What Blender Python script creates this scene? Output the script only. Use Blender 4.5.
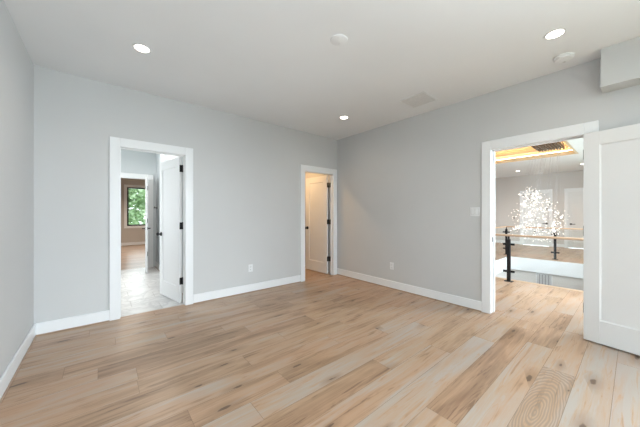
import bpy, bmesh, math, random
from mathutils import Vector, Matrix, Euler

random.seed(7)
sc = bpy.context.scene
for o in list(bpy.data.objects):
    bpy.data.objects.remove(o)
COL = sc.collection

# ------------------------------------------------------------------ room numbers (metres)
XL, XB = -0.532, 3.701          # left wall, right wall
YF, YA = -3.40, 3.892           # window wall behind the camera, back wall
H = 2.743
TW = 0.105                      # partition thickness
YA2 = YA + TW
XB2 = XB + 0.165

# ------------------------------------------------------------------ camera
cam_d = bpy.data.cameras.new('camera')
cam = bpy.data.objects.new('camera', cam_d)
COL.objects.link(cam)
cam.location = (0, 0, 1.241)
cam.rotation_euler = (math.pi / 2, 0, -math.atan(218 / 262))
cam_d.sensor_width = 36
cam_d.lens = 36 * 262 / 640
cam_d.clip_start = 0.02
sc.camera = cam

# ------------------------------------------------------------------ world, lights, exposure
world = bpy.data.worlds.new('sky')
sc.world = world
world.use_nodes = True
wn = world.node_tree.nodes
bg = wn['Background']
bg.inputs[0].default_value = (0.86, 0.93, 1.0, 1)
bg.inputs[1].default_value = 3.6

sc.view_settings.view_transform = 'Standard'
sc.view_settings.look = 'None'
sc.view_settings.gamma = 1
sc.view_settings.use_curve_mapping = False
sc.view_settings.exposure = 0.03
sc.cycles.transparent_max_bounces = 32


def area(name, loc, target, sx, sy, power, color):
    d = bpy.data.lights.new(name, 'AREA')
    d.shape = 'RECTANGLE'
    d.size, d.size_y = sx, sy
    d.energy = power
    d.color = color
    o = bpy.data.objects.new(name, d)
    COL.objects.link(o)
    o.location = loc
    o.rotation_euler = (Vector(target) - Vector(loc)).to_track_quat('-Z', 'Y').to_euler()
    return o


DAY = (0.80, 0.91, 1.0)
area('daylight_bedroom', (4.0, -7.5, 4.2), (1.0, 3, 0.6), 4.6, 5.0, 2500, DAY)
area('added_bounce_bedroom', (3.7, -5.4, -0.9), (0.4, -0.6, 2.7), 1.2, 2.0, 850, (0.78, 0.89, 1.0))  # lamp added to lift the ceiling, standing in for light off the ground
area('added_daylight_side', (5.6, -2.1, 2.0), (-0.5, 0.5, 0.6), 2.4, 3.0, 700, DAY)  # added light through the side window, brightens the left wall
area('daylight_bathroom', (-1.85, 5.6, 1.6), (2, 5.6, 1.0), 1.5, 1.5, 62, (0.97, 0.98, 1.0))
area('daylight_far_bedroom', (1.1, 12.85, 1.6), (1.0, 8, 1.0), 0.9, 1.5, 20, DAY)
area('daylight_hall', (8.7, -1.4, 1.3), (8.2, 3, 0.9), 3.4, 2.2, 105, (0.90, 0.95, 1.0))

# ------------------------------------------------------------------ material helpers


def new_mat(name):
    m = bpy.data.materials.new(name)
    m.use_nodes = True
    nt = m.node_tree
    return m, nt, nt.nodes['Principled BSDF']


def lnk(nt, a, b):
    nt.links.new(a, b)


def setv(nt, sock, v):
    if isinstance(v, (int, float)):
        sock.default_value = v
    elif isinstance(v, (tuple, list)):
        sock.default_value = v
    else:
        nt.links.new(v, sock)


def M(nt, op, a, b=0.0, c=0.0, clamp=False):
    n = nt.nodes.new('ShaderNodeMath')
    n.operation = op
    n.use_clamp = clamp
    for i, v in enumerate((a, b, c)):
        setv(nt, n.inputs[i], v)
    return n.outputs[0]


def VM(nt, op, a, b=(0, 0, 0)):
    n = nt.nodes.new('ShaderNodeVectorMath')
    n.operation = op
    setv(nt, n.inputs[0], a)
    setv(nt, n.inputs[1], b)
    return n.outputs[1] if op in ('LENGTH', 'DOT_PRODUCT', 'DISTANCE') else n.outputs[0]


def noise(nt, vec, scale=1.0, detail=3.0, rough=0.5, dist=0.0):
    n = nt.nodes.new('ShaderNodeTexNoise')
    setv(nt, n.inputs['Vector'], vec)
    n.inputs['Scale'].default_value = scale
    n.inputs['Detail'].default_value = detail
    n.inputs['Roughness'].default_value = rough
    n.inputs['Distortion'].default_value = dist
    return n.outputs[0]


def ramp(nt, fac, stops):
    n = nt.nodes.new('ShaderNodeValToRGB')
    cr = n.color_ramp
    while len(cr.elements) < len(stops):
        cr.elements.new(0.5)
    for e, (p, c) in zip(cr.elements, stops):
        e.position = p
        e.color = (*c, 1)
    setv(nt, n.inputs[0], fac)
    return n.outputs[0]


def mixc(nt, fac, a, b, mode='MIX'):
    n = nt.nodes.new('ShaderNodeMix')
    n.data_type = 'RGBA'
    n.blend_type = mode
    setv(nt, n.inputs[0], fac)
    for s, v in ((n.inputs[6], a), (n.inputs[7], b)):
        setv(nt, s, (*v, 1) if isinstance(v, tuple) and len(v) == 3 else v)
    return n.outputs[2]


def bump(nt, height, strength, dist, bsdf):
    n = nt.nodes.new('ShaderNodeBump')
    n.inputs['Strength'].default_value = strength
    n.inputs['Distance'].default_value = dist
    setv(nt, n.inputs['Height'], height)
    lnk(nt, n.outputs[0], bsdf.inputs['Normal'])


def paint(name, col, rough=0.6, orange=0.0):
    m, nt, b = new_mat(name)
    geo = nt.nodes.new('ShaderNodeNewGeometry')
    f = noise(nt, geo.outputs['Position'], 1.3, 3)
    lo = tuple(c * 0.985 for c in col)
    hi = tuple(min(1, c * 1.015) for c in col)
    lnk(nt, ramp(nt, f, [(0.3, lo), (0.7, hi)]), b.inputs['Base Color'])
    b.inputs['Roughness'].default_value = rough
    bump(nt, noise(nt, geo.outputs['Position'], 260, 2), 0.05, 0.002, b)
    return m


def plain(name, col, rough=0.5, metal=0.0, emit=None, strength=0.0):
    m, nt, b = new_mat(name)
    geo = nt.nodes.new('ShaderNodeTexCoord')
    f = noise(nt, geo.outputs['Object'], 30, 2)
    lnk(nt, ramp(nt, f, [(0.3, tuple(c * 0.96 for c in col)), (0.7, tuple(min(1, c * 1.04) for c in col))]), b.inputs['Base Color'])
    b.inputs['Roughness'].default_value = rough
    b.inputs['Metallic'].default_value = metal
    if emit:
        b.inputs['Emission Color'].default_value = (*emit, 1)
        b.inputs['Emission Strength'].default_value = strength
    return m


def make_floor_mat():
    m, nt, b = new_mat('oak_planks')
    at = {}
    for k in ('tone', 'seed', 'rings'):
        a = nt.nodes.new('ShaderNodeAttribute')
        a.attribute_name = k
        at[k] = a.outputs['Fac']
    geo = nt.nodes.new('ShaderNodeNewGeometry')
    pos = geo.outputs['Position']
    cx = nt.nodes.new('ShaderNodeCombineXYZ')
    setv(nt, cx.inputs[0], M(nt, 'MULTIPLY', at['seed'], 37.0))
    setv(nt, cx.inputs[1], M(nt, 'MULTIPLY', at['seed'], 91.0))
    setv(nt, cx.inputs[2], M(nt, 'MULTIPLY', at['seed'], 17.0))
    p = VM(nt, 'ADD', pos, cx.outputs[0])
    fine = noise(nt, VM(nt, 'MULTIPLY', p, (2.0, 60.0, 1.0)), 1.0, 4, 0.6)
    mid = noise(nt, VM(nt, 'MULTIPLY', p, (1.1, 9.0, 1.0)), 1.0, 3, 0.55, 0.9)
    broad = noise(nt, VM(nt, 'MULTIPLY', p, (1.3, 2.6, 1.0)), 1.0, 2, 0.5)
    f = M(nt, 'ADD', 0.5, M(nt, 'MULTIPLY', at['tone'], 0.36))
    f = M(nt, 'ADD', f, M(nt, 'MULTIPLY', M(nt, 'SUBTRACT', mid, 0.5), 1.25))
    f = M(nt, 'ADD', f, M(nt, 'MULTIPLY', M(nt, 'SUBTRACT', fine, 0.5), 0.55))
    f = M(nt, 'ADD', f, M(nt, 'MULTIPLY', M(nt, 'SUBTRACT', broad, 0.5), 0.45))
    st = noise(nt, VM(nt, 'MULTIPLY', p, (1.6, 24.0, 1.0)), 1.0, 4, 0.62, 1.6)
    f = M(nt, 'SUBTRACT', f, M(nt, 'MULTIPLY', M(nt, 'SUBTRACT', st, 0.56, clamp=True), 3.2))
    f = M(nt, 'ADD', f, M(nt, 'MULTIPLY', M(nt, 'SUBTRACT', 0.42, st, clamp=True), 1.6))
    col = ramp(nt, f, [(0.0, FLOOR_D), (0.5, FLOOR_M), (1.0, FLOOR_L)])
    # pinkish / greyish cast that differs from plank to plank and drifts along it
    hue = noise(nt, VM(nt, 'MULTIPLY', p, (0.7, 3.0, 1.0)), 1.0, 2)
    col = mixc(nt, M(nt, 'MULTIPLY', M(nt, 'SUBTRACT', hue, 0.42, clamp=True), 2.2, clamp=True), col,
               mixc(nt, 1.0, col, (1.03, 0.94, 0.93), 'MULTIPLY'))
    # knots
    wob = VM(nt, 'SCALE', VM(nt, 'SUBTRACT', VM(nt, 'MULTIPLY', p, (1.5, 5.2, 1.0)), (0, 0, 0)))
    vec = VM(nt, 'MULTIPLY', p, (1.6, 5.2, 0.0))
    vo = nt.nodes.new('ShaderNodeTexVoronoi')
    vo.voronoi_dimensions = '2D'
    lnk(nt, vec, vo.inputs['Vector'])
    vo.inputs['Scale'].default_value = 1.0
    sep = nt.nodes.new('ShaderNodeSeparateColor')
    lnk(nt, vo.outputs['Color'], sep.inputs[0])
    has = M(nt, 'GREATER_THAN', sep.outputs[0], 0.5)
    size = M(nt, 'MULTIPLY_ADD', sep.outputs[1], 0.075, 0.03)
    d = M(nt, 'ADD', vo.outputs['Distance'], M(nt, 'MULTIPLY', M(nt, 'SUBTRACT', noise(nt, VM(nt, 'MULTIPLY', p, (18.0, 40.0, 1.0)), 1.0, 2), 0.5), 0.10))
    core = M(nt, 'SUBTRACT', 1.0, M(nt, 'DIVIDE', d, size), clamp=True)
    core = M(nt, 'MULTIPLY', M(nt, 'MULTIPLY', core, 2.6, clamp=True), has)
    halo = M(nt, 'SUBTRACT', 1.0, M(nt, 'DIVIDE', d, M(nt, 'MULTIPLY', size, 4.0)), clamp=True)
    halo = M(nt, 'MULTIPLY', M(nt, 'MULTIPLY', halo, 0.6), has)
    col = mixc(nt, halo, col, FLOOR_D)
    col = mixc(nt, M(nt, 'MULTIPLY', core, 0.8), col, (0.10, 0.055, 0.032))
    # cathedral rings of the one strongly figured board
    sx = nt.nodes.new('ShaderNodeSeparateXYZ')
    lnk(nt, pos, sx.inputs[0])
    dx = M(nt, 'MULTIPLY', M(nt, 'SUBTRACT', sx.outputs[0], 2.08), 0.24)
    dy = M(nt, 'SUBTRACT', sx.outputs[1], 0.40)
    w = M(nt, 'MULTIPLY', M(nt, 'SUBTRACT', noise(nt, VM(nt, 'MULTIPLY', pos, (3.0, 9.0, 1.0)), 1.0, 2), 0.5), 0.055)
    r = M(nt, 'ADD', M(nt, 'SQRT', M(nt, 'ADD', M(nt, 'MULTIPLY', dx, dx), M(nt, 'MULTIPLY', dy, dy))), w)
    s = M(nt, 'MULTIPLY_ADD', M(nt, 'SINE', M(nt, 'MULTIPLY', r, 480.0)), 0.5, 0.5)
    s = M(nt, 'MULTIPLY', M(nt, 'POWER', s, 0.9), at['rings'])
    col = mixc(nt, M(nt, 'MULTIPLY', s, 0.75), col, (0.25, 0.19, 0.145))
    lnk(nt, col, b.inputs['Base Color'])
    setv(nt, b.inputs['Roughness'], M(nt, 'MULTIPLY_ADD', fine, 0.12, 0.28))
    b.inputs['Specular IOR Level'].default_value = 0.5
    bump(nt, fine, 0.06, 0.001, b)
    return m


FLOOR_D = (0.220, 0.132, 0.078)
FLOOR_M = (0.455, 0.296, 0.184)
FLOOR_L = (0.430, 0.375, 0.325)  # greyed pale end, holds the paler light on the right-hand boards


def make_wood(name, c1, c2, axis=0):
    m, nt, b = new_mat(name)
    tc = nt.nodes.new('ShaderNodeTexCoord')
    s = [28.0, 28.0, 28.0]
    s[axis] = 1.5
    f = noise(nt, VM(nt, 'MULTIPLY', tc.outputs['Object'], tuple(s)), 1.0, 4, 0.6)
    lnk(nt, ramp(nt, f, [(0.3, c1), (0.7, c2)]), b.inputs['Base Color'])
    b.inputs['Roughness'].default_value = 0.45
    return m


def make_marble():
    m, nt, b = new_mat('marble_tile')
    geo = nt.nodes.new('ShaderNodeNewGeometry')
    pos = geo.outputs['Position']
    n1 = noise(nt, pos, 2.2, 6, 0.6, 1.8)
    v = M(nt, 'ABSOLUTE', M(nt, 'SUBTRACT', n1, 0.5))
    col = ramp(nt, v, [(0.0, (0.56, 0.55, 0.54)), (0.06, (0.70, 0.69, 0.675)), (0.3, (0.78, 0.77, 0.75))])
    br = nt.nodes.new('ShaderNodeTexBrick')
    lnk(nt, pos, br.inputs['Vector'])
    br.inputs['Color1'].default_value = (1, 1, 1, 1)
    br.inputs['Color2'].default_value = (0.95, 0.95, 0.95, 1)
    br.inputs['Mortar'].default_value = (0.72, 0.71, 0.69, 1)
    br.inputs['Scale'].default_value = 1.0
    br.inputs['Mortar Size'].default_value = 0.004
    br.inputs['Brick Width'].default_value = 0.61
    br.inputs['Row Height'].default_value = 0.305
    lnk(nt, mixc(nt, 1.0, col, br.outputs['Color'], 'MULTIPLY'), b.inputs['Base Color'])
    b.inputs['Roughness'].default_value = 0.38
    return m


def make_glass(name, tint=(0.972, 0.985, 0.982)):
    m, nt, b = new_mat(name)
    nt.nodes.remove(b)
    out = nt.nodes['Material Output']
    tr = nt.nodes.new('ShaderNodeBsdfTransparent')
    tr.inputs[0].default_value = (*tint, 1)
    gl = nt.nodes.new('ShaderNodeBsdfGlossy')
    gl.inputs['Roughness'].default_value = 0.02
    geo = nt.nodes.new('ShaderNodeNewGeometry')
    c = M(nt, 'ABSOLUTE', VM(nt, 'DOT_PRODUCT', geo.outputs['Incoming'], geo.outputs['Normal']))
    f = M(nt, 'MULTIPLY_ADD', M(nt, 'POWER', M(nt, 'SUBTRACT', 1.0, c, clamp=True), 5.0), 0.94, 0.05)
    f = M(nt, 'MULTIPLY', f, M(nt, 'SUBTRACT', 1.0, geo.outputs['Backfacing']))
    mx = nt.nodes.new('ShaderNodeMixShader')
    lnk(nt, f, mx.inputs[0])
    lnk(nt, tr.outputs[0], mx.inputs[1])
    lnk(nt, gl.outputs[0], mx.inputs[2])
    lnk(nt, mx.outputs[0], out.inputs[0])
    return m


def make_leaf_mat():
    m, nt, b = new_mat('tree_leaves')
    geo = nt.nodes.new('ShaderNodeNewGeometry')
    f = noise(nt, geo.outputs['Position'], 1.4, 3)
    lnk(nt, ramp(nt, f, [(0.25, (0.24, 0.38, 0.19)), (0.55, (0.42, 0.57, 0.34)), (0.8, (0.60, 0.72, 0.50))]), b.inputs['Base Color'])
    b.inputs['Roughness'].default_value = 0.6
    return m


WALL = paint('grey_wall_paint', (0.595, 0.60, 0.598))
HALLWALL = paint('hall_wall_paint', (0.63, 0.60, 0.57))
DIMWALL = paint('dim_lit_grey_wall_paint', (0.54, 0.50, 0.455))  # grey paint with its dim warm light put into the colour
BATHW = paint('bathroom_wall_paint', (0.60, 0.635, 0.65))
CEIL = paint('white_ceiling_paint', (0.83, 0.85, 0.865), 0.75)
TRIM = paint('white_trim_paint', (0.83, 0.845, 0.855), 0.35)
DOORM = paint('white_door_paint', (0.79, 0.80, 0.80), 0.4)
FLOOR = make_floor_mat()
GAPM = plain('plank_gap', (0.20, 0.13, 0.085), 0.8)
SHOE = make_wood('oak_shoe_moulding', (0.36, 0.25, 0.175), (0.46, 0.335, 0.24))
RAILW = make_wood('oak_handrail', (0.46, 0.31, 0.20), (0.58, 0.42, 0.29), 1)
TRAYW = make_wood('tray_ceiling_wood', (0.66, 0.50, 0.32), (0.76, 0.61, 0.42), 1)
CANW = make_wood('walnut_canopy', (0.13, 0.08, 0.048), (0.24, 0.155, 0.095), 0)
MARBLE = make_marble()
BLACK = plain('black_metal', (0.012, 0.012, 0.013), 0.45, 0.3)
CHROME = plain('dark_steel', (0.16, 0.16, 0.165), 0.5, 0.5)
PLASTIC = plain('white_plastic', (0.80, 0.815, 0.825), 0.4)
SLOT = plain('dark_slot', (0.18, 0.18, 0.18), 0.6)
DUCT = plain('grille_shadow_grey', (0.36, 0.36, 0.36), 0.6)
VENTM = plain('grey_vent_metal', (0.60, 0.60, 0.60), 0.5)
GRILLE = plain('white_grille', (0.72, 0.72, 0.72), 0.5)
LENS = plain('lamp_lens', (0.9, 0.9, 0.9), 0.4, 0, (1.0, 0.90, 0.76), 14.0)
COVE = plain('cove_led', (0.9, 0.8, 0.6), 0.4, 0, (1.0, 0.78, 0.50), 16.0)
PETAL = plain('lit_glass_petal', (0.95, 0.93, 0.9), 0.3, 0, (1.0, 0.90, 0.81), 1.15)
WIRE = plain('steel_wire', (0.55, 0.55, 0.56), 0.35, 0.7)
TWIG = plain('brass_twig', (0.42, 0.36, 0.30), 0.4, 0.7)
GLASS = make_glass('railing_glass')
PANE = make_glass('window_glass', (0.98, 0.99, 0.99))
LEAF = make_leaf_mat()
BARK = plain('bark', (0.14, 0.095, 0.065), 0.9)
LAWN = paint('lawn', (0.16, 0.26, 0.08), 0.9)
CARPET = paint('lower_floor', (0.55, 0.45, 0.36), 0.5)

# ------------------------------------------------------------------ mesh helpers


class MB:
    def __init__(self):
        self.bm = bmesh.new()

    def box(self, x0, x1, y0, y1, z0, z1, bev=0.0, mat=None):
        lo = (min(x0, x1), min(y0, y1), min(z0, z1))
        hi = (max(x0, x1), max(y0, y1), max(z0, z1))
        c = [(a + b) / 2 for a, b in zip(lo, hi)]
        s = [b - a for a, b in zip(lo, hi)]
        mx = Matrix.Translation(c) @ Matrix.Diagonal((*s, 1))
        r = bmesh.ops.create_cube(self.bm, size=1, matrix=mx)
        vs = r['verts']
        if mat is not None:
            vs = [v.co.copy() for v in vs] and [mat @ v.co for v in vs]
            for v, co in zip(r['verts'], vs):
                v.co = co
        if bev:
            es = list({e for v in r['verts'] for e in v.link_edges})
            bmesh.ops.bevel(self.bm, geom=es, offset=bev, segments=1, affect='EDGES', profile=0.5)
        return self

    def cyl(self, p, q, r1, r2=None, n=16, caps=True):
        r2 = r1 if r2 is None else r2
        p, q = Vector(p), Vector(q)
        d = q - p
        mx = Matrix.Translation((p + q) / 2) @ d.to_track_quat('Z', 'Y').to_matrix().to_4x4()
        bmesh.ops.create_cone(self.bm, cap_ends=caps, segments=n, radius1=r1, radius2=r2, depth=d.length, matrix=mx)
        return self

    def lathe(self, prof, origin, axis=(0, 0, 1), n=28):
        q = Vector(axis).to_track_quat('Z', 'Y').to_matrix()
        o = Vector(origin)
        rings = []
        for r, z in prof:
            if r < 1e-6:
                rings.append([self.bm.verts.new(o + q @ Vector((0, 0, z)))])
            else:
                rings.append([self.bm.verts.new(o + q @ Vector((r * math.cos(2 * math.pi * k / n), r * math.sin(2 * math.pi * k / n), z))) for k in range(n)])
        for a, b in zip(rings, rings[1:]):
            for k in range(n):
                k2 = (k + 1) % n
                vs = [a[k % len(a)], a[k2 % len(a)], b[k2 % len(b)], b[k % len(b)]]
                u = []
                for v in vs:
                    if v not in u:
                        u.append(v)
                if len(u) > 2:
                    self.bm.faces.new(u)
        return self

    def tube(self, pts, r, n=8):
        for a, b in zip(pts, pts[1:]):
            self.cyl(a, b, r, r, n)
        return self

    def build(self, name, mat, parent=None, smooth=False, loc=None):
        bmesh.ops.recalc_face_normals(self.bm, faces=self.bm.faces[:])
        if loc is not None:
            bmesh.ops.translate(self.bm, verts=self.bm.verts[:], vec=-Vector(loc))
        me = bpy.data.meshes.new(name)
        self.bm.to_mesh(me)
        self.bm.free()
        me.materials.append(mat)
        if smooth:
            for p in me.polygons:
                p.use_smooth = True
            try:
                me.set_sharp_from_angle(angle=math.radians(40))
            except Exception:
                pass
        o = bpy.data.objects.new(name, me)
        COL.objects.link(o)
        if parent is not None:
            o.parent = parent
        if loc is not None:
            o.location = loc
        return o


def tag(o, label=None, cat=None, group=None, kind=None):
    if label:
        o['label'] = label
    if cat:
        o['category'] = cat
    if group:
        o['group'] = group
    if kind:
        o['kind'] = kind
    return o


def empty(name, loc, rz=0.0, label=None, cat=None, group=None, kind=None):
    o = bpy.data.objects.new(name, None)
    COL.objects.link(o)
    o.empty_display_size = 0.1
    o.location = loc
    o.rotation_euler = (0, 0, rz)
    return tag(o, label, cat, group, kind)


def copy_tree(o, parent=None):
    c = o.copy()
    COL.objects.link(c)
    if parent is not None:
        c.parent = parent
    for ch in list(o.children):
        copy_tree(ch, c)
    return c


def struct(name, mb, mat, label, cat):
    return tag(mb.build(name, mat), label, cat, kind='structure')


# ------------------------------------------------------------------ floors
W = 0.19
Y0 = 0.0965
# joints (x) and tones per row, read off the photo's boards; tone -1 dark .. +1 pale; extra paleness of the low rows is painted light
ROWS = {
    -2: ([0.4, 2.0, 3.9], [0.8, 0.9, 1.0, 0.6]),
    -1: ([1.1, 3.3, 4.6], [0.9, 1.0, 1.0, 0.4]),
    0: ([0.3, 1.55, 3.95], [0.7, 0.8, 0.9, 0.5]),
    1: ([0.9, 1.76, 2.76, 3.75], [0.6, 0.6, 0.15, 0.1, 0.6]),
    2: ([1.2, 3.17, 4.4], [0.5, 0.7, -0.2, 0.3]),
    3: ([-0.1, 1.60, 3.5], [0.0, 0.25, -0.35, 0.1]),
    4: ([0.6, 2.9, 4.2], [0.5, 0.75, 0.4, 0.0]),
    5: ([0.35, 2.38, 3.9], [0.0, 0.35, 0.0, 0.3]),
    6: ([-0.05, 1.77, 3.3], [0.1, -0.55, 0.2, 0.1]),
    7: ([0.75, 2.75], [0.6, 0.85, 0.5]),
    8: ([0.415, 1.06, 2.27], [-0.6, -0.3, -0.1, 0.3]),
    9: ([-0.2, 1.75, 3.2], [0.0, 0.3, 0.1, 0.25]),
    10: ([0.94, 2.1, 3.0], [-0.45, -0.1, 0.2, -0.1]),
    11: ([0.2, 1.4, 2.6], [0.15, 0.2, -0.05, 0.1]),
    12: ([0.21, 1.9, 3.1], [0.3, -0.4, 0.0, 0.15]),
    13: ([-0.024, 1.2, 2.5], [0.2, -0.5, 0.05, -0.2]),
    14: ([-0.23, 1.0, 2.8], [0.0, -0.3, 0.1, 0.0]),
    15: ([0.5, 2.0], [0.2, -0.1, 0.15]),
    16: ([0.1, 1.6, 2.9], [-0.05, 0.15, -0.2, 0.05]),
    17: ([0.7, 2.3], [0.1, 0.0, -0.1]),
    18: ([-0.1, 1.3, 2.7], [-0.1, 0.1, 0.0, -0.05]),
    19: ([0.5, 2.1, 3.3], [0.05, -0.1, 0.1, 0.0]),
}


def plank_floor(name, rects, label):
    bm = bmesh.new()
    lt = bm.faces.layers.float.new('tone')
    ls = bm.faces.layers.float.new('seed')
    lr = bm.faces.layers.float.new('rings')
    g = 0.0009

    def quad(x0, x1, y0, y1, z, mi, tone, seed, rings):
        f = bm.faces.new([bm.verts.new(p) for p in ((x0, y0, z), (x1, y0, z), (x1, y1, z), (x0, y1, z))])
        f[lt], f[ls], f[lr] = tone, seed, rings
        f.material_index = mi

    for (x0, x1, y0, y1) in rects:
        quad(x0, x1, y0, y1, -0.0025, 1, 0, 0, 0)
        quad(x0, x1, y0, y1, -0.12, 1, 0, 0, 0)
        for (a, b, c, d) in (((x0, y0), (x1, y0), 0, 0), ((x1, y0), (x1, y1), 0, 0), ((x1, y1), (x0, y1), 0, 0), ((x0, y1), (x0, y0), 0, 0)):
            f = bm.faces.new([bm.verts.new(p) for p in ((*a, -0.12), (*b, -0.12), (*b, -0.0025), (*a, -0.0025))])
            f.material_index = 1
        k0 = math.floor((y0 - Y0) / W)
        k1 = math.ceil((y1 - Y0) / W)
        for k in range(k0, k1):
            ya, yb = max(y0, Y0 + k * W), min(y1, Y0 + (k + 1) * W)
            if yb - ya < 0.003:
                continue
            rr = random.Random(1000 + k)
            if k in ROWS:
                js, ts = list(ROWS[k][0]), list(ROWS[k][1])
            else:
                js, ts = [rr.uniform(-0.3, 0.8)], [rr.uniform(-0.3, 0.4), rr.uniform(-0.3, 0.4)]
            while js[-1] < 14:
                js.append(js[-1] + rr.uniform(1.1, 2.2))
                ts.append(rr.uniform(-0.3, 0.4))
            xs = [-3.0] + js
            for i in range(len(js)):
                xa, xb = max(x0, xs[i]), min(x1, xs[i + 1])
                if xb - xa < 0.003:
                    continue
                rings = 1.0 if (k == 1 and i == 2) else 0.0
                quad(xa + g, xb - g, ya + g, yb - g, 0.0, 0, ts[i], rr.random() + 0.37 * k, rings)
    me = bpy.data.meshes.new(name)
    bm.to_mesh(me)
    bm.free()
    me.materials.append(FLOOR)
    me.materials.append(GAPM)
    o = bpy.data.objects.new(name, me)
    COL.objects.link(o)
    return tag(o, label, 'floor', kind='structure')


XV0, XV1, YV = 5.90, 9.10, 2.35       # stair void: near edge, far edge, left edge
XH = 12.9                             # far hall wall
YH0, YH1 = -0.75, 5.0
plank_floor('floor', [(XL - 0.12, XB + 0.06, YF - 0.12, YA + 0.05), (2.3, XB, YA + 0.05, 5.6)],
            'wide pale oak plank floor of the empty bedroom')
plank_floor('hall_floor', [(XB + 0.06, XV0, YH0, YH1), (XV0, XV1, YV, YH1), (XV1, XH, YH0, YH1)],
            'pale oak plank floor of the landing around the stair void')
plank_floor('far_bedroom_floor', [(-2.4, 2.6, 7.2, 12.5)], 'oak plank floor of the far bedroom beyond the bathroom')
struct('bathroom_floor', MB().box(-1.6, 0.97, YA + 0.05, 7.2, -0.1, -0.001), MARBLE, 'pale marble tile floor of the bathroom', 'floor')
struct('lower_floor', MB().box(XB, 13, -0.8, 5.1, -3.1, -3.0), CARPET, 'floor of the storey below the stair void', 'floor')

# ------------------------------------------------------------------ walls
D1 = (0.163, 0.866)        # bathroom door opening in x
D2 = (2.868, 3.578)        # closet door opening in x
D3 = (0.322, 1.142)        # hall door opening in y
DH = 2.03                  # opening height
WIN = (-0.1, 3.3, 0.15, 2.15)
SW = (-3.1, -0.95, 0.85, 2.25)


def wall_x(mb, y0, y1, x0, x1, openings, z0=0.0, z1=H):
    """wall running along x with openings (xa, xb, za, zb)"""
    x = x0
    for (a, b, za, zb) in sorted(openings):
        mb.box(x, a, y0, y1, z0, z1)
        if za > z0 + 0.001:
            mb.box(a, b, y0, y1, z0, za)
        mb.box(a, b, y0, y1, zb, z1)
        x = b
    mb.box(x, x1, y0, y1, z0, z1)
    return mb


def wall_y(mb, x0, x1, y0, y1, openings, z0=0.0, z1=H):
    y = y0
    for (a, b, za, zb) in sorted(openings):
        mb.box(x0, x1, y, a, z0, z1)
        if za > z0 + 0.001:
            mb.box(x0, x1, a, b, z0, za)
        mb.box(x0, x1, a, b, zb, z1)
        y = b
    mb.box(x0, x1, y, y1, z0, z1)
    return mb


def widen(d):
    return (d[0] - 0.018, d[1] + 0.018, 0, DH + 0.018)


struct('wall_back', wall_x(MB(), YA, YA2, -1.7, XB, [widen(D1), widen(D2)]), WALL, 'grey back wall with the bathroom and closet doorways', 'wall')
struct('wall_right', wall_y(MB(), XB, XB2, YF - 0.1, 5.7, [widen(D3), SW]), WALL, 'grey right wall with the doorway to the landing', 'wall')
struct('wall_left', wall_y(MB(), XL - 0.12, XL, YF - 0.1, YA, []), WALL, 'plain grey left wall of the bedroom', 'wall')
struct('wall_front', wall_x(MB(), YF - 0.12, YF, XL, XB, [WIN]), WALL, 'window wall of the bedroom opposite the doorways', 'wall')
struct('ceiling', MB().box(XL - 0.12, XB, YF - 0.12, YA, H, H + 0.12), CEIL, 'smooth white bedroom ceiling', 'ceiling')
struct('trim_soffit', MB().box(3.502, XB, YF, 0.20, 2.395, H), WALL, 'grey boxed soffit along the top of the right wall', 'soffit')

# bathroom, closet, far bedroom shells
struct('wall_bathroom_left', wall_y(MB(), -1.7, -1.6, YA2, 7.15, [(4.9, 6.3, 0.9, 2.3)]), BATHW, 'bathroom outside wall with a window', 'wall')
struct('wall_bathroom_right', MB().box(0.97, 1.07, YA2, 7.15, 0, H), BATHW, 'pale bluish right wall of the bathroom', 'wall')
D4 = (0.10, 0.815)
struct('wall_bathroom_back', wall_x(MB(), 7.15, 7.25, -2.5, 2.7, [widen(D4)]), BATHW, 'bathroom back wall with doorway to far bedroom', 'wall')
struct('bathroom_ceiling', MB().box(-1.7, 1.07, YA2, 7.15, H, H + 0.1), CEIL, 'white bathroom ceiling', 'ceiling')
struct('wall_closet_left', MB().box(2.2, 2.3, YA2, 5.6, 0, H), WALL, 'closet left wall', 'wall')
struct('wall_closet_back', MB().box(2.2, XB, 5.6, 5.7, 0, H), WALL, 'closet back wall', 'wall')
struct('closet_ceiling', MB().box(2.2, XB, YA2, 5.7, H, H + 0.1), CEIL, 'closet ceiling', 'ceiling')
FW = (0.74, 1.62, 0.76, 2.26)
struct('wall_far_bedroom_back', wall_x(MB(), 12.5, 12.62, -2.5, 2.7, [FW]), DIMWALL, 'far bedroom wall coloured as grey paint in dim light, with a black framed window', 'wall')
struct('wall_far_bedroom_left', MB().box(-2.5, -2.4, 7.25, 12.5, 0, H), DIMWALL, 'far bedroom left wall', 'wall')
struct('wall_far_bedroom_right', MB().box(2.6, 2.7, 7.25, 12.5, 0, H), DIMWALL, 'far bedroom right wall', 'wall')
struct('far_bedroom_ceiling', MB().box(-2.5, 2.7, 7.25, 12.6, H, H + 0.1), CEIL, 'far bedroom ceiling', 'ceiling')

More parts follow.
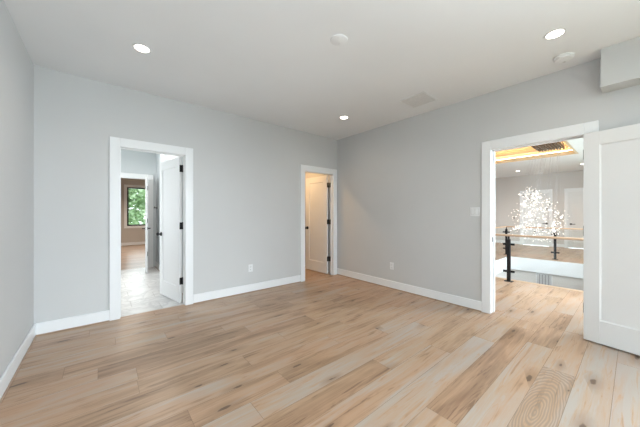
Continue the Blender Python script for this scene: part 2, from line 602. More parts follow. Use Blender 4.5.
# hall shell
TX0, TX1, TY0, TY1 = 6.5, 9.2, 0.90, 3.4      # tray opening in the hall ceiling
TZ = 3.13
D5 = (2.06, 2.86)     # far hall doors, in y
D6 = (0.70, 1.54)
struct('wall_hall_far', wall_y(MB(), XH, XH + 0.1, YH0, YH1, [widen(D5), widen(D6)]), HALLWALL, 'warm white far wall of the landing with two closed doors', 'wall')
struct('wall_hall_left', MB().box(XB2, XH, YH1, YH1 + 0.1, -3, H), HALLWALL, 'left end wall of the landing', 'wall')
HW = (5.0, 10.4, 0.7, 2.4)
struct('wall_hall_right', wall_x(MB(), YH0 - 0.1, YH0, XB2, XH, [HW], -3.0, H), HALLWALL, 'tall window wall at the right end of the landing', 'wall')
mb = MB()
mb.box(XB2, TX0, YH0, YH1, H, H + 0.1)
mb.box(TX1, XH, YH0, YH1, H, H + 0.1)
mb.box(TX0, TX1, YH0, TY0, H, H + 0.1)
mb.box(TX0, TX1, TY1, YH1, H, H + 0.1)
struct('hall_ceiling', mb, CEIL, 'white landing ceiling around the lit wooden tray', 'ceiling')
mb = MB()
mb.box(TX0 - 0.25, TX1 + 0.25, TY0 - 0.25, TY1 + 0.25, TZ, TZ + 0.06)
for (a, b, c, d) in ((TX0 - 0.25, TX0 - 0.19, TY0 - 0.25, TY1 + 0.25), (TX1 + 0.19, TX1 + 0.25, TY0 - 0.25, TY1 + 0.25),
                     (TX0 - 0.19, TX1 + 0.19, TY0 - 0.25, TY0 - 0.19), (TX0 - 0.19, TX1 + 0.19, TY1 + 0.19, TY1 + 0.25)):
    mb.box(a, b, c, d, H + 0.1, TZ)
# stepped inner moulding that hides the strip light
for (o_, z0, z1) in ((0.0, H + 0.002, H + 0.10), (0.06, H + 0.20, H + 0.26)):
    t = 0.05
    mb.box(TX1 - t + o_, TX1 + o_, TY0 - o_, TY1 + o_, z0, z1)
    mb.box(TX0 - o_, TX0 + t - o_, TY0 - o_, TY1 + o_, z0, z1)
    mb.box(TX0 + t - o_, TX1 - t + o_, TY0 - o_, TY0 + t - o_, z0, z1)
    mb.box(TX0 + t - o_, TX1 - t + o_, TY1 - t + o_, TY1 + o_, z0, z1)
struct('ceiling_tray', mb, TRAYW, 'warm lit stepped wooden tray ceiling above the chandelier', 'ceiling')
# strip lights lying in the cove
strip = empty('cove_light', (TX1, (TY0 + TY1) / 2, H + 0.14), 0, 'glowing amber strip light in the cove of the wooden tray ceiling', 'light')
for (a, b, c, d) in ((TX1 + 0.02, TX1 + 0.05, TY0, TY1), (TX0 - 0.05, TX0 - 0.02, TY0, TY1), (TX0, TX1, TY0 - 0.05, TY0 - 0.02), (TX0, TX1, TY1 + 0.02, TY1 + 0.05)):
    o = MB().box(a, b, c, d, H + 0.103, H + 0.125).build('light_strip', COVE)
    o.parent = strip
    o.matrix_parent_inverse = Matrix.Translation(strip.location).inverted()

# void edges: white fascia bands, grey wall below
mb = MB()
mb.box(XV1 - 0.02, XV1, YH0, YV, -0.36, -0.001)
mb.box(XV0, XV1, YV - 0.02, YV, -0.36, -0.001)
mb.box(XV0, XV0 + 0.02, YH0, YV, -0.36, -0.03)
struct('trim_fascia', mb, TRIM, 'white fascia band around the edge of the stair void', 'trim')
mb = MB()
mb.box(XV1 + 0.02, XV1 + 0.12, YH0, YV + 0.1, -3, -0.12)
mb.box(XV0, XV1, YV + 0.02, YV + 0.12, -3, -0.12)
mb.box(XV0 - 0.12, XV0 - 0.02, YH0, YV, -3, -0.12)
struct('wall_lower_hall', mb, HALLWALL, 'wall of the storey below seen through the stair void', 'wall')
struct('trim_nosing', MB().box(XV0 - 0.09, XV0 + 0.03, YH0, YV, -0.03, 0.004, 0.004), RAILW, 'oak nosing along the near edge of the stair void', 'trim')

# ------------------------------------------------------------------ casings, jambs, baseboards
tn = [0]


def casing_x(x0, x1, yface, sgn, label, jamb=None, cw=0.097, top=0.102):
    """casing around an opening in a wall along x; yface = wall face, sgn = side it stands out to"""
    t = 0.018
    ya, yb = yface, yface + sgn * t
    mb = MB()
    mb.box(x0 - cw, x0 + 0.003, ya, yb, 0.0, DH + top, 0.003)
    mb.box(x1 - 0.003, x1 + cw, ya, yb, 0.0, DH + top, 0.003)
    mb.box(x0 + 0.003, x1 - 0.003, ya, yb, DH - 0.003, DH + top, 0.003)
    if jamb:
        j0, j1 = jamb
        mb.box(x0 - 0.018, x0, j0, j1, 0, DH)
        mb.box(x1, x1 + 0.018, j0, j1, 0, DH)
        mb.box(x0 - 0.018, x1 + 0.018, j0, j1, DH, DH + 0.018)
        js, je = j0 + 0.035, j0 + 0.06        # door stop
        mb.box(x0, x0 + 0.011, js, je, 0, DH)
        mb.box(x1 - 0.011, x1, js, je, 0, DH)
        mb.box(x0, x1, js, je, DH - 0.011, DH)
    tn[0] += 1
    return struct('trim_%d' % tn[0], mb, TRIM, label, 'door casing')


def casing_y(y0, y1, xface, sgn, label, jamb=None, cw=0.097, top=0.112, stop=0.076):
    t = 0.018
    xa, xb = xface, xface + sgn * t
    mb = MB()
    mb.box(xa, xb, y0 - cw, y0 + 0.003, 0.0, DH + top, 0.003)
    mb.box(xa, xb, y1 - 0.003, y1 + cw, 0.0, DH + top, 0.003)
    mb.box(xa, xb, y0 + 0.003, y1 - 0.003, DH - 0.003, DH + top, 0.003)
    if jamb:
        j0, j1 = jamb
        mb.box(j0, j1, y0 - 0.018, y0, 0, DH)
        mb.box(j0, j1, y1, y1 + 0.018, 0, DH)
        mb.box(j0, j1, y0 - 0.018, y1 + 0.018, DH, DH + 0.018)
        js, je = j0 + stop, j0 + stop + 0.03
        mb.box(js, je, y0, y0 + 0.011, 0, DH)
        mb.box(js, je, y1 - 0.011, y1, 0, DH)
        mb.box(js, je, y0, y1, DH - 0.011, DH)
    tn[0] += 1
    return struct('trim_%d' % tn[0], mb, TRIM, label, 'door casing')


casing_x(D1[0], D1[1], YA, -1, 'white casing around the bathroom doorway', (YA, YA2))
casing_x(D2[0], D2[1], YA, -1, 'white casing around the closet doorway by the corner', (YA, YA2))
c3 = casing_y(D3[0], D3[1], XB, -1, 'white casing around the doorway to the landing', (XB, XB2))
c3p = MB().box(XB + 0.040, XB + 0.072, D3[1] - 0.0025, D3[1] + 0.001, 0.885, 0.945).build('strike_plate', CHROME, c3)
tag(c3p, 'steel strike plate')
casing_x(D4[0], D4[1], 7.15, -1, 'white casing around the doorway between bathroom and far bedroom', (7.15, 7.25))
casing_y(D5[0], D5[1], XH, -1, 'white casing of the closed landing door behind the chandelier', (XH, XH + 0.1))
casing_y(D6[0], D6[1], XH, -1, 'white casing of the closed landing door right of the chandelier', (XH, XH + 0.1))
casing_x(D1[0], D1[1], YA2, 1, 'bathroom side casing of the bathroom doorway')

BH, BT = 0.125, 0.015


def base_x(name, xs, yface, sgn, label):
    mb = MB()
    for (a, b) in xs:
        mb.box(a, b, yface, yface + sgn * BT, 0.0, BH, 0.004)
    o = struct(name, mb, TRIM, label, 'baseboard')
    mb = MB()
    for (a, b) in xs:
        mb.box(a, b, yface + sgn * BT, yface + sgn * (BT + 0.010), 0.0, 0.012, 0.003)
    mb.build('shoe_moulding', SHOE, o)


def base_y(name, ys, xface, sgn, label):
    mb = MB()
    for (a, b) in ys:
        mb.box(xface, xface + sgn * BT, a, b, 0.0, BH, 0.004)
    o = struct(name, mb, TRIM, label, 'baseboard')
    mb = MB()
    for (a, b) in ys:
        mb.box(xface + sgn * BT, xface + sgn * (BT + 0.010), a, b, 0.0, 0.012, 0.003)
    mb.build('shoe_moulding', SHOE, o)


cw = 0.097
base_x('baseboard_back', [(XL + BT, D1[0] - cw), (D1[1] + cw, D2[0] - cw)], YA, -1, 'white baseboard along the back wall')
base_y('baseboard_right', [(D3[1] + cw, YA), (YF, D3[0] - cw)], XB, -1, 'white baseboard along the right wall')
base_y('baseboard_left', [(YF, YA)], XL, 1, 'white baseboard along the left wall')
base_y('baseboard_bathroom', [(YA2, 7.15)], 0.97, -1, 'white baseboard of the bathroom right wall')
base_x('baseboard_far_bedroom', [(-2.4, 2.6)], 12.5, -1, 'white baseboard under the far bedroom window')
base_y('baseboard_hall', [(YH0, D6[0] - cw), (D6[1] + cw, D5[0] - cw), (D5[1] + cw, YH1)], XH, -1, 'white baseboard along the far landing wall')

# ------------------------------------------------------------------ doors


def make_leaf(parent, w, h, side, name='leaf', bottom=0.215, top=0.125, stile=0.112, t=0.035):
    """shaker leaf: local x from the hinge, thickness towards side*y"""
    a, b = (0.004, 0.004 + t) if side > 0 else (-0.004 - t, -0.004)
    mb = MB()
    z0, z1 = 0.012, h
    x0, x1 = 0.004, w
    bv = 0.002
    mb.box(x0, x0 + stile, a, b, z0, z1, bv)
    mb.box(x1 - stile, x1, a, b, z0, z1, bv)
    mb.box(x0 + stile, x1 - stile, a, b, z0, z0 + bottom, bv)
    mb.box(x0 + stile, x1 - stile, a, b, z1 - top, z1, bv)
    leaf = mb.build(name, DOORM, parent)
    # recessed panel with a sloping bead round it
    pm = MB()
    px0, px1, pz0, pz1 = x0 + stile - 0.004, x1 - stile + 0.004, z0 + bottom - 0.004, z1 - top + 0.004
    pm.box(px0, px1, a + 0.011, b - 0.011, pz0, pz1)
    for (fy, s) in ((b, -1), (a, 1)):
        bd = 0.013
        y_in, y_out = fy + s * 0.011, fy + s * 0.003
        q = [(px0, pz0), (px1, pz0), (px1, pz1), (px0, pz1)]
        r = [(px0 + bd, pz0 + bd), (px1 - bd, pz0 + bd), (px1 - bd, pz1 - bd), (px0 + bd, pz1 - bd)]
        vo_ = [pm.bm.verts.new((x, y_out, z)) for x, z in q]
        vi_ = [pm.bm.verts.new((x, y_in, z)) for x, z in r]
        for i in range(4):
            j = (i + 1) % 4
            pm.bm.faces.new([vo_[i], vo_[j], vi_[j], vi_[i]])
    pm.build('panel', DOORM, leaf)
    return leaf, a, b


def make_hinge(parent, z, side, w=0.034):
    mb = MB()
    mb.cyl((0, 0, z - 0.048), (0, 0, z + 0.048), 0.0075, n=12)
    mb.lathe([(0, 0.006), (0.005, 0.003), (0.008, 0)], (0, 0, z + 0.048), n=10)
    s = side
    # plate on the leaf's hinge edge
    mb.box(0.0015, 0.0045, 0, s * (0.004 + w), z - 0.048, z + 0.048)
    return mb.build('hinge', BLACK, parent)


def make_jamb_plate(parent, x, y0, y1, z, dx):
    o = MB().box(x, x + dx, y0, y1, z - 0.048, z + 0.048).build('hinge_plate', BLACK, parent)
    return o


def make_knob(leaf, x, y, z, s):
    """round black knob standing out of the face at y towards s"""
    mb = MB()
    mb.lathe([(0.0, 0.0), (0.032, 0.0), (0.032, 0.006), (0.028, 0.009), (0.011, 0.011), (0.010, 0.030), (0.018, 0.036), (0.026, 0.044),
              (0.027, 0.054), (0.022, 0.062), (0.010, 0.066), (0, 0.066)], (x, y, z), (0, s, 0), 20)
    o = mb.build('knob', BLACK, leaf, True)
    return tag(o, 'black door knob')


def make_lever(leaf, x, y, z, s, run):
    mb = MB()
    mb.lathe([(0.0, 0.0), (0.030, 0.0), (0.030, 0.007), (0.012, 0.009), (0.011, 0.045), (0, 0.045)], (x, y, z), (0, s, 0), 18)
    mb.box(x - 0.011 if run > 0 else x + 0.011, x + run, y + s * 0.042, y + s * 0.056, z - 0.010, z + 0.010, 0.003)
    o = mb.build('lever_handle', BLACK, leaf)
    return tag(o, 'black lever handle')


def latch_plate(leaf, x, a, b, z):
    return tag(MB().box(x - 0.001, x + 0.0012, (a + b) / 2 - 0.012, (a + b) / 2 + 0.012, z - 0.028, z + 0.028).build('latch_plate', BLACK, leaf), 'black latch plate')


HZ = (0.315, 1.07, 1.82)
# door 1: bathroom, swung into the bathroom
d1 = empty('door_1', (0.856, YA2 + 0.004, 0), math.radians(101.4), 'white one panel door standing open in the bathroom doorway', 'door', kind='structure')
lf, a, b = make_leaf(d1, 0.695, 2.02, 1)
for z in (0.31, 1.07, 1.86):
    make_hinge(d1, z, 1)
    p = MB().box(D1[1] - 0.0025, D1[1], YA2 - 0.036, YA2, z - 0.048, z + 0.048).build('hinge_plate', BLACK, d1)
    p.matrix_parent_inverse = (Matrix.Translation(d1.location) @ Euler(d1.rotation_euler).to_matrix().to_4x4()).inverted()
make_knob(lf, 0.63, b, 0.93, 1)
make_knob(lf, 0.63, a, 0.93, -1)
latch_plate(lf, 0.695, a, b, 0.93)
# door 2: closet
d2 = empty('door_2', (3.555, YA2 + 0.004, 0), math.radians(91.2), 'white one panel door standing open inside the closet by the room corner', 'door', kind='structure')
lf, a, b = make_leaf(d2, 0.70, 2.02, 1)
for z in HZ:
    make_hinge(d2, z, 1)
    p = MB().box(D2[1] - 0.004, D2[1], YA2 - 0.036, YA2, z - 0.048, z + 0.048).build('hinge_plate', BLACK, d2)
    p.matrix_parent_inverse = (Matrix.Translation(d2.location) @ Euler(d2.rotation_euler).to_matrix().to_4x4()).inverted()
make_knob(lf, 0.635, b, 0.925, 1)
make_knob(lf, 0.635, a, 0.925, -1)
latch_plate(lf, 0.70, a, b, 0.925)
# door 3: to the landing, swung right back into the bedroom
d3 = empty('door_3', (XB - 0.030, D3[0] - 0.002, 0), math.radians(-100.2), 'large white one panel door swung wide open at the right edge', 'door', kind='structure')
lf, a, b = make_leaf(d3, 0.81, 2.02, -1)
for z in HZ:
    make_hinge(d3, z, -1)
make_knob(lf, 0.745, a, 0.93, -1)
make_knob(lf, 0.745, b, 0.93, 1)
latch_plate(lf, 0.81, a, b, 0.93)
# door 4: between bathroom and far bedroom, seen edge-on
d4 = empty('door_4', (0.80, 7.128, 0), math.radians(-96.3), 'white door standing edge-on between bathroom and far bedroom', 'door', kind='structure')
lf, a, b = make_leaf(d4, 0.70, 2.02, -1)
for z in HZ:
    make_hinge(d4, z, -1)
make_lever(lf, 0.635, a, 0.93, -1, -0.11)
make_lever(lf, 0.635, b, 0.93, 1, -0.11)
# doors 5, 6: closed, far landing wall
d5 = empty('door_5', (XH + 0.03, D5[1] - 0.004, 0), math.radians(-90), 'closed white landing door behind the chandelier', 'door', kind='structure')
lf, a, b = make_leaf(d5, D5[1] - D5[0] - 0.006, 2.02, 1)
make_lever(lf, 0.725, a, 0.86, -1, -0.12)
d6 = empty('door_6', (XH + 0.03, D6[0] + 0.004, 0), math.radians(90), 'closed white landing door right of the chandelier', 'door', kind='structure')
lf, a, b = make_leaf(d6, D6[1] - D6[0] - 0.006, 2.02, -1)
make_lever(lf, 0.765, b, 0.86, 1, -0.12)

# ------------------------------------------------------------------ windows


def window_x(name, x0, x1, z0, z1, y0, y1, mat, label, mull=()):
    f = empty(name, ((x0 + x1) / 2, (y0 + y1) / 2, z0), 0, label, 'window', kind='structure')
    off = Vector(f.location)
    t = 0.05
    mb = MB()
    mb.box(x0, x0 + t, y0, y1, z0, z1)
    mb.box(x1 - t, x1, y0, y1, z0, z1)
    mb.box(x0 + t, x1 - t, y0, y1, z0, z0 + t)
    mb.box(x0 + t, x1 - t, y0, y1, z1 - t, z1)
    for m in mull:
        mb.box(m - t / 2, m + t / 2, y0, y1, z0 + t, z1 - t)
    bmesh.ops.translate(mb.bm, verts=mb.bm.verts[:], vec=-off)
    mb.build('frame', mat, f)
    es = [x0 + t] + [v for m in mull for v in (m - t / 2, m + t / 2)] + [x1 - t]
    for i in range(0, len(es), 2):
        g = MB().box(es[i], es[i + 1], (y0 + y1) / 2 - 0.004, (y0 + y1) / 2 + 0.004, z0 + t, z1 - t)
        bmesh.ops.translate(g.bm, verts=g.bm.verts[:], vec=-off)
        g.build('pane', PANE, f)
    return f


window_x('window_1', WIN[0], WIN[1], WIN[2], WIN[3], YF - 0.10, YF - 0.04, TRIM, 'wide bedroom window facing the doorways', (1.03, 2.17))
window_x('window_2', FW[0], FW[1], FW[2], FW[3], 12.52, 12.58, BLACK, 'black framed window with trees outside in the far bedroom')
mb = MB()
mb.box(FW[0] - 0.09, FW[0], 12.482, 12.5, FW[2] - 0.09, FW[3] + 0.09)
mb.box(FW[1], FW[1] + 0.09, 12.482, 12.5, FW[2] - 0.09, FW[3] + 0.09)
mb.box(FW[0], FW[1], 12.482, 12.5, FW[3], FW[3] + 0.09)
mb.box(FW[0], FW[1], 12.475, 12.5, FW[2] - 0.09, FW[2])
tn[0] += 1
struct('trim_%d' % tn[0], mb, TRIM, 'pale casing round the far bedroom window', 'trim')
window_x('window_3', HW[0], HW[1], HW[2], HW[3], YH0 - 0.08, YH0 - 0.02, TRIM, 'tall window at the right end of the landing', (8.7,))
w5 = empty('window_5', (XB + 0.06, -2.025, 0.85), 0, 'added unseen side window in the right wall beyond the open door', 'window', kind='structure')  # window added to let light onto the left wall
mb = MB()
for (a_, b_, c_, d_) in ((-1.075, -1.025, 0, 1.4), (1.025, 1.075, 0, 1.4), (-1.025, 1.025, 0, 0.05), (-1.025, 1.025, 1.35, 1.4), (-0.025, 0.025, 0.05, 1.35)):
    mb.box(-0.03, 0.03, a_, b_, c_, d_)
mb.build('frame', TRIM, w5)
for (a_, b_) in ((-1.025, -0.025), (0.025, 1.025)):
    MB().box(-0.004, 0.004, a_, b_, 0.05, 1.35).build('pane', PANE, w5)
# bathroom window, wall along y
w4 = empty('window_4', (-1.65, 5.6, 0.9), 0, 'bathroom window in the outside wall', 'window', kind='structure')
mb = MB()
for (a_, b_, c_, d_) in ((-0.7, -0.65, 0, 1.4), (0.65, 0.7, 0, 1.4), (-0.65, 0.65, 0, 0.05), (-0.65, 0.65, 1.35, 1.4), (-0.025, 0.025, 0.05, 1.35)):
    mb.box(-0.03, 0.03, a_, b_, c_, d_)
mb.build('frame', TRIM, w4)
for (a_, b_) in ((-0.65, -0.025), (0.025, 0.65)):
    MB().box(-0.004, 0.004, a_, b_, 0.05, 1.35).build('pane', PANE, w4)

# ------------------------------------------------------------------ ceiling fittings


def downlight(x, y, label, group, r=0.056, power=None, cx=H):
    o = empty('recessed_downlight', (x, y, cx), 0, label, 'ceiling light', group)
    MB().lathe([(r, 0.004), (r, -0.002), (r + 0.005, -0.005), (r + 0.016, -0.004), (r + 0.018, 0.0)], (0, 0, 0), n=32).build('trim_ring', PLASTIC, o, True)
    MB().lathe([(0, -0.001), (r, -0.001), (r, 0.003), (0, 0.003)], (0, 0, 0), n=32).build('lens', LENS, o)
    return o


def lamp_under(o, power, size=0.09, color=(1.0, 0.83, 0.64)):
    d = bpy.data.lights.new('downlight_glow', 'SPOT')
    d.energy = power
    d.color = color
    d.shadow_soft_size = size / 2
    d.spot_size = math.radians(150)
    d.spot_blend = 0.8
    l = bpy.data.objects.new('downlight_glow', d)
    COL.objects.link(l)
    l.parent = o
    l.location = (0, 0, -0.02)


G1 = 'recessed ceiling lights of the bedroom'
for (x, y, lab) in ((0.28, 2.87, 'lit round downlight in the ceiling near the left wall'),
                    (2.914, 0.428, 'lit round downlight nearest the smoke detector and soffit'),
                    (2.911, 2.911, 'small lit round downlight above the closet doorway corner'),
                    (0.28, 0.428, 'lit round downlight in the ceiling overhead, outside the view')):
    o = downlight(x, y, lab, G1)
    lamp_under(o, 8)
for (x, y, lab) in ((4.95, 0.35, 'added landing downlight just outside the bedroom doorway'), (4.95, 1.9, 'added landing downlight above the near end of the stair void')):  # unseen lamps added to brighten the landing floor and fascia
    o = downlight(x, y, lab, 'added ceiling lights by the near railing')
    lamp_under(o, 24, color=(0.97, 0.97, 1.0))
G2 = 'recessed ceiling lights of the landing'
for (x, y, lab) in ((11.28, 2.637, 'lit downlight in the landing ceiling left of the chandelier wires'),
                    (11.2, 1.005, 'lit downlight in the landing ceiling right of the tray')):
    o = downlight(x, y, lab, G2)
    lamp_under(o, 55)
o = downlight(2.95, 4.75, 'warm downlight in the closet ceiling', 'closet ceiling light')
lamp_under(o, 85, color=(1.0, 0.62, 0.30))

o = downlight(0.8, 5.3, 'added unseen downlight in the bathroom ceiling', 'added bathroom lights')  # added to brighten the bathroom walls
lamp_under(o, 45, color=(1.0, 0.9, 0.8))
o = downlight(0.86, 6.3, 'added unseen downlight in the bathroom ceiling by the far doorway', 'added bathroom lights')  # second added lamp, for the wall strip beside the edge-on door
lamp_under(o, 22, color=(1.0, 0.95, 0.9))
o = downlight(0.6, 10.0, 'added unseen downlight in the far bedroom ceiling', 'added far bedroom light')  # ceiling lamp added to brighten the far bedroom
lamp_under(o, 270, color=(1.0, 0.88, 0.76))

# smoke detector near the soffit
o = empty('smoke_detector', (3.405, 0.435, H), 0, 'round white smoke detector on the ceiling beside the soffit', 'smoke detector')
MB().lathe([(0.0, 0), (0.078, 0), (0.078, -0.010), (0.070, -0.013)], (0, 0, 0), n=36).build('base_ring', PLASTIC, o, True)
MB().lathe([(0.070, -0.011), (0.068, -0.026), (0.055, -0.036), (0.0, -0.039)], (0, 0, 0), n=36).build('cap', PLASTIC, o, True)
MB().lathe([(0.0, -0.0385), (0.010, -0.0385), (0.010, -0.043), (0, -0.043)], (0.025, 0, 0), n=14).build('test_button', GRILLE, o, True)
# blank round plate mid-ceiling
o = empty('ceiling_cover_plate', (1.577, 1.638, H), 0, 'flat round white cover plate in the middle of the ceiling', 'ceiling plate')
MB().lathe([(0.0, -0.007), (0.066, -0.007), (0.073, -0.004), (0.075, 0)], (0, 0, 0), n=36).build('plate', CEIL, o, True)
for s in (-1, 1):
    MB().lathe([(0, -0.0095), (0.004, -0.009), (0.006, -0.007)], (s * 0.03, s * 0.025, 0), n=10).build('screw', VENTM, o)
# square ceiling vent
o = empty('ceiling_vent', (3.225, 1.84, H), 0, 'flat square grey vent panel in the ceiling near the right wall', 'vent')
s_ = 0.185
mb = MB()
mb.box(-s_, s_, -s_, -s_ + 0.022, -0.008, 0, 0.002)
mb.box(-s_, s_, s_ - 0.022, s_, -0.008, 0, 0.002)
mb.box(-s_, -s_ + 0.022, -s_ + 0.022, s_ - 0.022, -0.008, 0, 0.002)
mb.box(s_ - 0.022, s_, -s_ + 0.022, s_ - 0.022, -0.008, 0, 0.002)
mb.build('frame', PLASTIC, o)
MB().box(-s_ + 0.022, s_ - 0.022, -s_ + 0.022, s_ - 0.022, -0.004, 0).build('panel', GRILLE, o)
mb = MB()
for k in range(15):
    y = -s_ + 0.034 + k * (2 * s_ - 0.068) / 14
    mb.box(-s_ + 0.024, s_ - 0.024, y - 0.004, y + 0.004, -0.007, -0.004)
mb.build('louvres', GRILLE, o)

# ------------------------------------------------------------------ outlets and switch


def outlet(loc, rz, label):
    o = empty('wall_outlet', loc, rz, label, 'outlet', 'wall outlets')
    MB().box(-0.036, 0.036, -0.006, 0, -0.058, 0.058, 0.002).build('plate', PLASTIC, o)
    for s in (-1, 1):
        p = MB().box(-0.017, 0.017, -0.009, -0.006, s * 0.021 - 0.014, s * 0.021 + 0.014, 0.002).build('socket', PLASTIC, o)
        mb = MB()
        mb.box(-0.008, -0.005, -0.0095, -0.0088, s * 0.021 - 0.003, s * 0.021 + 0.007)
        mb.box(0.005, 0.008, -0.0095, -0.0088, s * 0.021 - 0.003, s * 0.021 + 0.007)
        mb.box(-0.003, 0.003, -0.0095, -0.0088, s * 0.021 - 0.011, s * 0.021 - 0.006)
        mb.build('slots', SLOT, p)
    return o


outlet((1.807, YA, 0.378), 0, 'white wall outlet between the two doorways of the back wall')
outlet((XB, 2.579, 0.37), math.radians(-90), 'white wall outlet low on the right wall')
o = empty('light_switch', (XB, 1.318, 1.265), math.radians(-90), 'white double rocker light switch beside the landing doorway', 'switch')
MB().box(-0.058, 0.058, -0.006, 0, -0.058, 0.058, 0.002).build('plate', PLASTIC, o)
for s in (-1, 1):
    MB().box(s * 0.024 - 0.0195, s * 0.024 + 0.0195, -0.0066, -0.006, -0.0365, 0.0365).build('rocker_gap', VENTM, o)
    MB().box(s * 0.024 - 0.017, s * 0.024 + 0.017, -0.0095, -0.006, -0.034, 0.034, 0.002).build('rocker', PLASTIC, o)

# robe hook in the bathroom
o = empty('towel_hook', (0.97, 7.0, 1.37), 0, 'small black robe hook on the bathroom wall beside the far doorway', 'hook')
MB().lathe([(0, 0), (0.026, 0), (0.026, 0.006), (0.010, 0.008), (0.009, 0.05), (0.016, 0.055), (0.016, 0.062), (0, 0.064)], (0, 0, 0), (-1, 0, 0), 16).build('peg', BLACK, o, True)
MB().box(-0.058, -0.045, -0.006, 0.006, 0, 0.03, 0.002).build('upper_prong', BLACK, o)

# ------------------------------------------------------------------ railings of the landing


def railing(name, p0, p1, posts, label, top=0.80, rail=0.86):
    """glass railing from p0 to p1 (xy), posts at the given distances"""
    p0, p1 = Vector((*p0, 0)), Vector((*p1, 0))
    d = (p1 - p0)
    L = d.length
    o = empty(name, p0, math.atan2(d.y, d.x), label, 'railing', 'glass railings round the stair void')
    MB().box(0, L, -0.028, 0.028, rail - 0.036, rail, 0.006).build('handrail', RAILW2, o)
    for s in posts:
        mb = MB()
        mb.box(s - 0.026, s + 0.026, -0.026, 0.026, 0.010, top - 0.03, 0.002)
        mb.box(s - 0.012, s + 0.012, -0.012, 0.012, top - 0.03, rail - 0.036)
        pst = mb.build('post', BLACK, o)
        MB().box(s - 0.062, s + 0.062, -0.05, 0.05, 0.0, 0.011, 0.002).build('base_plate', BLACK, pst)
        for z in (0.185, 0.68):
            for e in (-1, 1):
                MB().box(s + e * 0.026, s + e * 0.088, -0.016, 0.016, z - 0.019, z + 0.019, 0.003).build('glass_clamp', BLACK, pst)
    es = [0.0] + list(posts) + [L]
    for i in range(len(es) - 1):
        g0 = es[i] + (0.05 if i else 0.02)
        g1 = es[i + 1] - (0.05 if i + 1 < len(es) - 1 else 0.02)
        if g1 - g0 > 0.1:
            MB().box(g0, g1, -0.006, 0.006, 0.09, rail - 0.07).build('glass_panel', GLASS, o)
    return o


RAILW2 = make_wood('oak_rail_long_grain', (0.44, 0.29, 0.18), (0.56, 0.40, 0.27), 0)
railing('glass_railing', (5.72, 2.36), (5.72, -0.72), (0.06, 0.885, 2.0), 'near glass railing with oak handrail and black posts at the void edge')
railing('glass_railing', (9.42, 2.53), (9.42, -0.72), (0.04, 1.15, 2.2), 'far glass railing with oak handrail across the stair void')
railing('glass_railing', (5.80, 2.50), (9.36, 2.50), (0.2, 1.4, 2.5), 'side glass railing on the left of the stair void')

# return-air grille on the lower wall
o = empty('wall_grille', (XV1 + 0.02, 1.56, -0.72), 0, 'white slatted vent grille low on the wall below the landing', 'vent')
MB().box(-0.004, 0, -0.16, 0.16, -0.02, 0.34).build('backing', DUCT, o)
mb = MB()
mb.box(-0.012, -0.004, -0.17, 0.17, 0.32, 0.35)
mb.box(-0.012, -0.004, -0.17, 0.17, -0.03, 0.0)
mb.box(-0.012, -0.004, -0.17, -0.15, 0.0, 0.32)
mb.box(-0.012, -0.004, 0.15, 0.17, 0.0, 0.32)
mb.build('frame', GRILLE, o)
for k in range(5):
    y = -0.125 + k * 0.0625
    MB().box(-0.012, -0.004, y - 0.007, y + 0.007, 0.0, 0.32).build('slat', GRILLE, o)

# ------------------------------------------------------------------ chandelier
CX, CY = 8.1, 1.53
ch = empty('chandelier', (CX, CY, 2.80), 0, 'cascading chandelier of glowing white petals hung on fine wires over the stair void', 'chandelier')
CZ = 2.80
mb = MB()
mb.box(-0.42, 0.42, -0.46, 0.02, 0.02, 0.09, 0.004)
for sx_ in (-0.3, 0.3):
    mb.cyl((sx_, -0.22, 0.09), (sx_, -0.22, TZ - CZ), 0.03)
cano = mb.build('canopy', CANW, ch)
mb = MB()
for k in range(9):
    y = -0.44 + k * 0.055
    mb.box(-0.42, 0.42, y - 0.011, y + 0.011, -0.012, 0.02)
mb.build('canopy_slats', CANW, cano)


def petal_mesh():
    mb = MB()
    L, Wd, T = 0.062, 0.022, 0.006
    rings = []
    n = 8
    top = mb.bm.verts.new((L, 0, 0.012))
    bot = mb.bm.verts.new((0, 0, 0))
    for f in (0.25, 0.55, 0.8):
        rr = math.sin(math.pi * f ** 0.8)
        rings.append([mb.bm.verts.new((L * f, Wd * rr * math.cos(2 * math.pi * k / n), 0.014 * f * f + T * rr * math.sin(2 * math.pi * k / n))) for k in range(n)])
    for k in range(n):
        k2 = (k + 1) % n
        mb.bm.faces.new([bot, rings[0][k2], rings[0][k]])
        for a_, b_ in zip(rings, rings[1:]):
            mb.bm.faces.new([a_[k], a_[k2], b_[k2], b_[k]])
        mb.bm.faces.new([rings[-1][k], rings[-1][k2], top])
    return mb


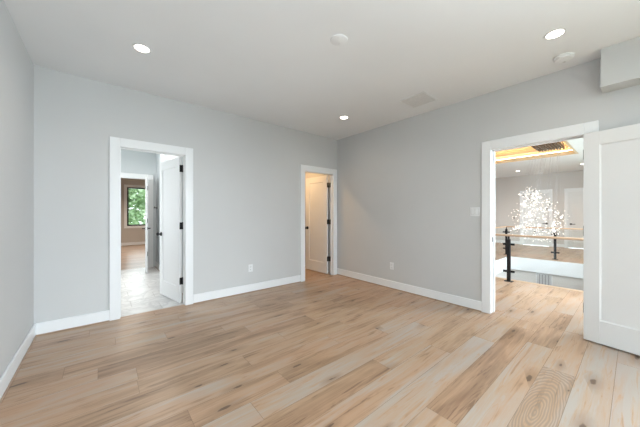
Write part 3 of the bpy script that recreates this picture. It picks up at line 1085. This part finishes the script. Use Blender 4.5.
# the swarm follows a widening spiral: narrow at the top, broad in the middle, a loose skirt below
rnd = random.Random(21)
nodes = []
N = 44
for i in range(N):
    f = (i + 0.5) / N
    z = 1.80 - 1.05 * f
    rad = 0.13 + 0.42 * min(1.0, f / 0.62) - 0.25 * max(0.0, f - 0.72)
    ang = i * 2.39996 + rnd.uniform(-0.4, 0.4)
    rr = rad * math.sqrt(rnd.uniform(0.02, 1.0))
    nodes.append(Vector((rr * math.cos(ang), max(-0.5, min(0.40, rr * math.sin(ang) + 0.10 - 0.18 * f)), z - CZ + rnd.uniform(-0.05, 0.05))))
for (dy, z) in ((-0.16, 0.62), (0.12, 0.66), (0.36, 0.86), (-0.30, 0.84)):
    nodes.append(Vector((rnd.uniform(-0.3, 0.3), dy, z - CZ)))
petal0 = petal_mesh().build('petal', PETAL, ch, True)
first = True
for i, nd in enumerate(nodes):
    wx = max(-0.40, min(0.40, nd.x))
    wy = max(-0.43, min(0.0, nd.y * 0.6 - 0.2))
    MB().cyl((wx, wy, 0.0), nd, 0.0009, n=5).build('wire', WIRE, ch)
    # a short bent twig carrying the petals
    tw = Vector((rnd.uniform(-1, 1), rnd.uniform(-1, 1), rnd.uniform(-0.5, 0.4))).normalized() * rnd.uniform(0.09, 0.17)
    a_, b_ = nd - tw * 0.5, nd + tw * 0.5 + Vector((0, 0, -0.02))
    MB().tube([a_, nd, b_], 0.003, 5).build('twig', TWIG, ch)
    if i % 3 == 0:
        MB().lathe([(0, -0.018), (0.012, -0.012), (0.014, 0), (0.012, 0.014), (0, 0.02)], nd, n=8).build('lamp_holder', BLACK, ch, True)
    m = 2
    for j in range(m):
        base = a_.lerp(b_, (j + 0.3) / m)
        if first:
            p = petal0
            first = False
        else:
            p = petal0.copy()
            COL.objects.link(p)
            p.parent = ch
        p.location = base
        p.rotation_euler = (rnd.uniform(-0.8, 0.8), rnd.uniform(-0.9, 0.6), rnd.uniform(0, 6.28))
        k = rnd.uniform(0.55, 1.25)
        p.scale = (k * 1.15, k * 0.95, k)
# the finest petals of the sprays, too many to count
mb = MB()
for i in range(420):
    nd = rnd.choice(nodes)
    c = nd + Vector((rnd.gauss(0, 0.075), rnd.gauss(-0.03, 0.075), rnd.gauss(-0.02, 0.06)))
    rot = Euler((rnd.uniform(-0.9, 0.9), rnd.uniform(-0.9, 0.9), rnd.uniform(0, 6.28))).to_matrix()
    L = rnd.uniform(0.022, 0.045)
    vs = [mb.bm.verts.new(c + rot @ Vector(q)) for q in ((0, 0, 0), (L * 0.55, L * 0.28, 0), (L * 0.55, 0, L * 0.12), (L * 0.55, -L * 0.28, 0), (L * 0.55, 0, -L * 0.12), (L, 0, 0))]
    for a_, b_ in ((1, 2), (2, 3), (3, 4), (4, 1)):
        mb.bm.faces.new([vs[0], vs[a_], vs[b_]])
        mb.bm.faces.new([vs[5], vs[b_], vs[a_]])
tag(mb.build('petal_spray', PETAL, ch), kind='stuff')
# a lamp at its heart: the petals' own light on the room
d = bpy.data.lights.new('chandelier_glow', 'POINT')
d.energy = 5
d.color = (1.0, 0.88, 0.74)
d.shadow_soft_size = 0.3
l = bpy.data.objects.new('chandelier_glow', d)
COL.objects.link(l)
l.parent = ch
l.location = (0, 0, 1.25 - CZ)

# ------------------------------------------------------------------ outside the far window


def tree(loc, h, r, n, seed, label):
    rr = random.Random(seed)
    o = empty('leafy_tree', loc, 0, label, 'tree', 'trees outside the far window')
    mb = MB()
    mb.cyl((0, 0, 0), (0.1, 0.05, h * 0.55), 0.16, 0.09, 10)
    for k in range(6):
        a = k * 1.05
        mb.cyl((0.1, 0.05, h * (0.4 + 0.03 * k)), (r * 0.6 * math.cos(a), r * 0.6 * math.sin(a), h * (0.6 + 0.05 * k)), 0.05, 0.02, 6)
    mb.build('trunk', BARK, o)
    mb = MB()
    lobes = [(Vector((rr.uniform(-0.6, 0.6) * r, rr.uniform(-0.6, 0.6) * r, h * rr.uniform(0.34, 0.9))), r * rr.uniform(0.4, 0.62)) for _ in range(12)]
    for _ in range(n):
        c, q = rr.choice(lobes)
        v = Vector((rr.gauss(0, 1), rr.gauss(0, 1), rr.gauss(0, 1))).normalized() * q * rr.uniform(0.7, 1.0)
        p = c + v
        u = Vector((rr.uniform(-1, 1), rr.uniform(-1, 1), rr.uniform(-0.6, 0.6))).normalized()
        w = u.cross(Vector((rr.uniform(-1, 1), rr.uniform(-1, 1), rr.uniform(-1, 1)))).normalized()
        s = rr.uniform(0.08, 0.15)
        mb.bm.faces.new([mb.bm.verts.new(x) for x in (p - u * s, p - w * s * 0.5, p + u * s, p + w * s * 0.5)])
    mb.build('crown', LEAF, o)


tree((0.6, 18.0, -3), 8.0, 2.6, 9000, 3, 'leafy green tree outside the left part of the far bedroom window')
tree((5.6, 25.0, -3), 9.5, 3.2, 9000, 5, 'leafy green tree outside the right part of the far bedroom window')
struct('ground', MB().box(-30, 40, -30, 60, -3.3, -3.1), LAWN, 'lawn outside the house', 'ground')
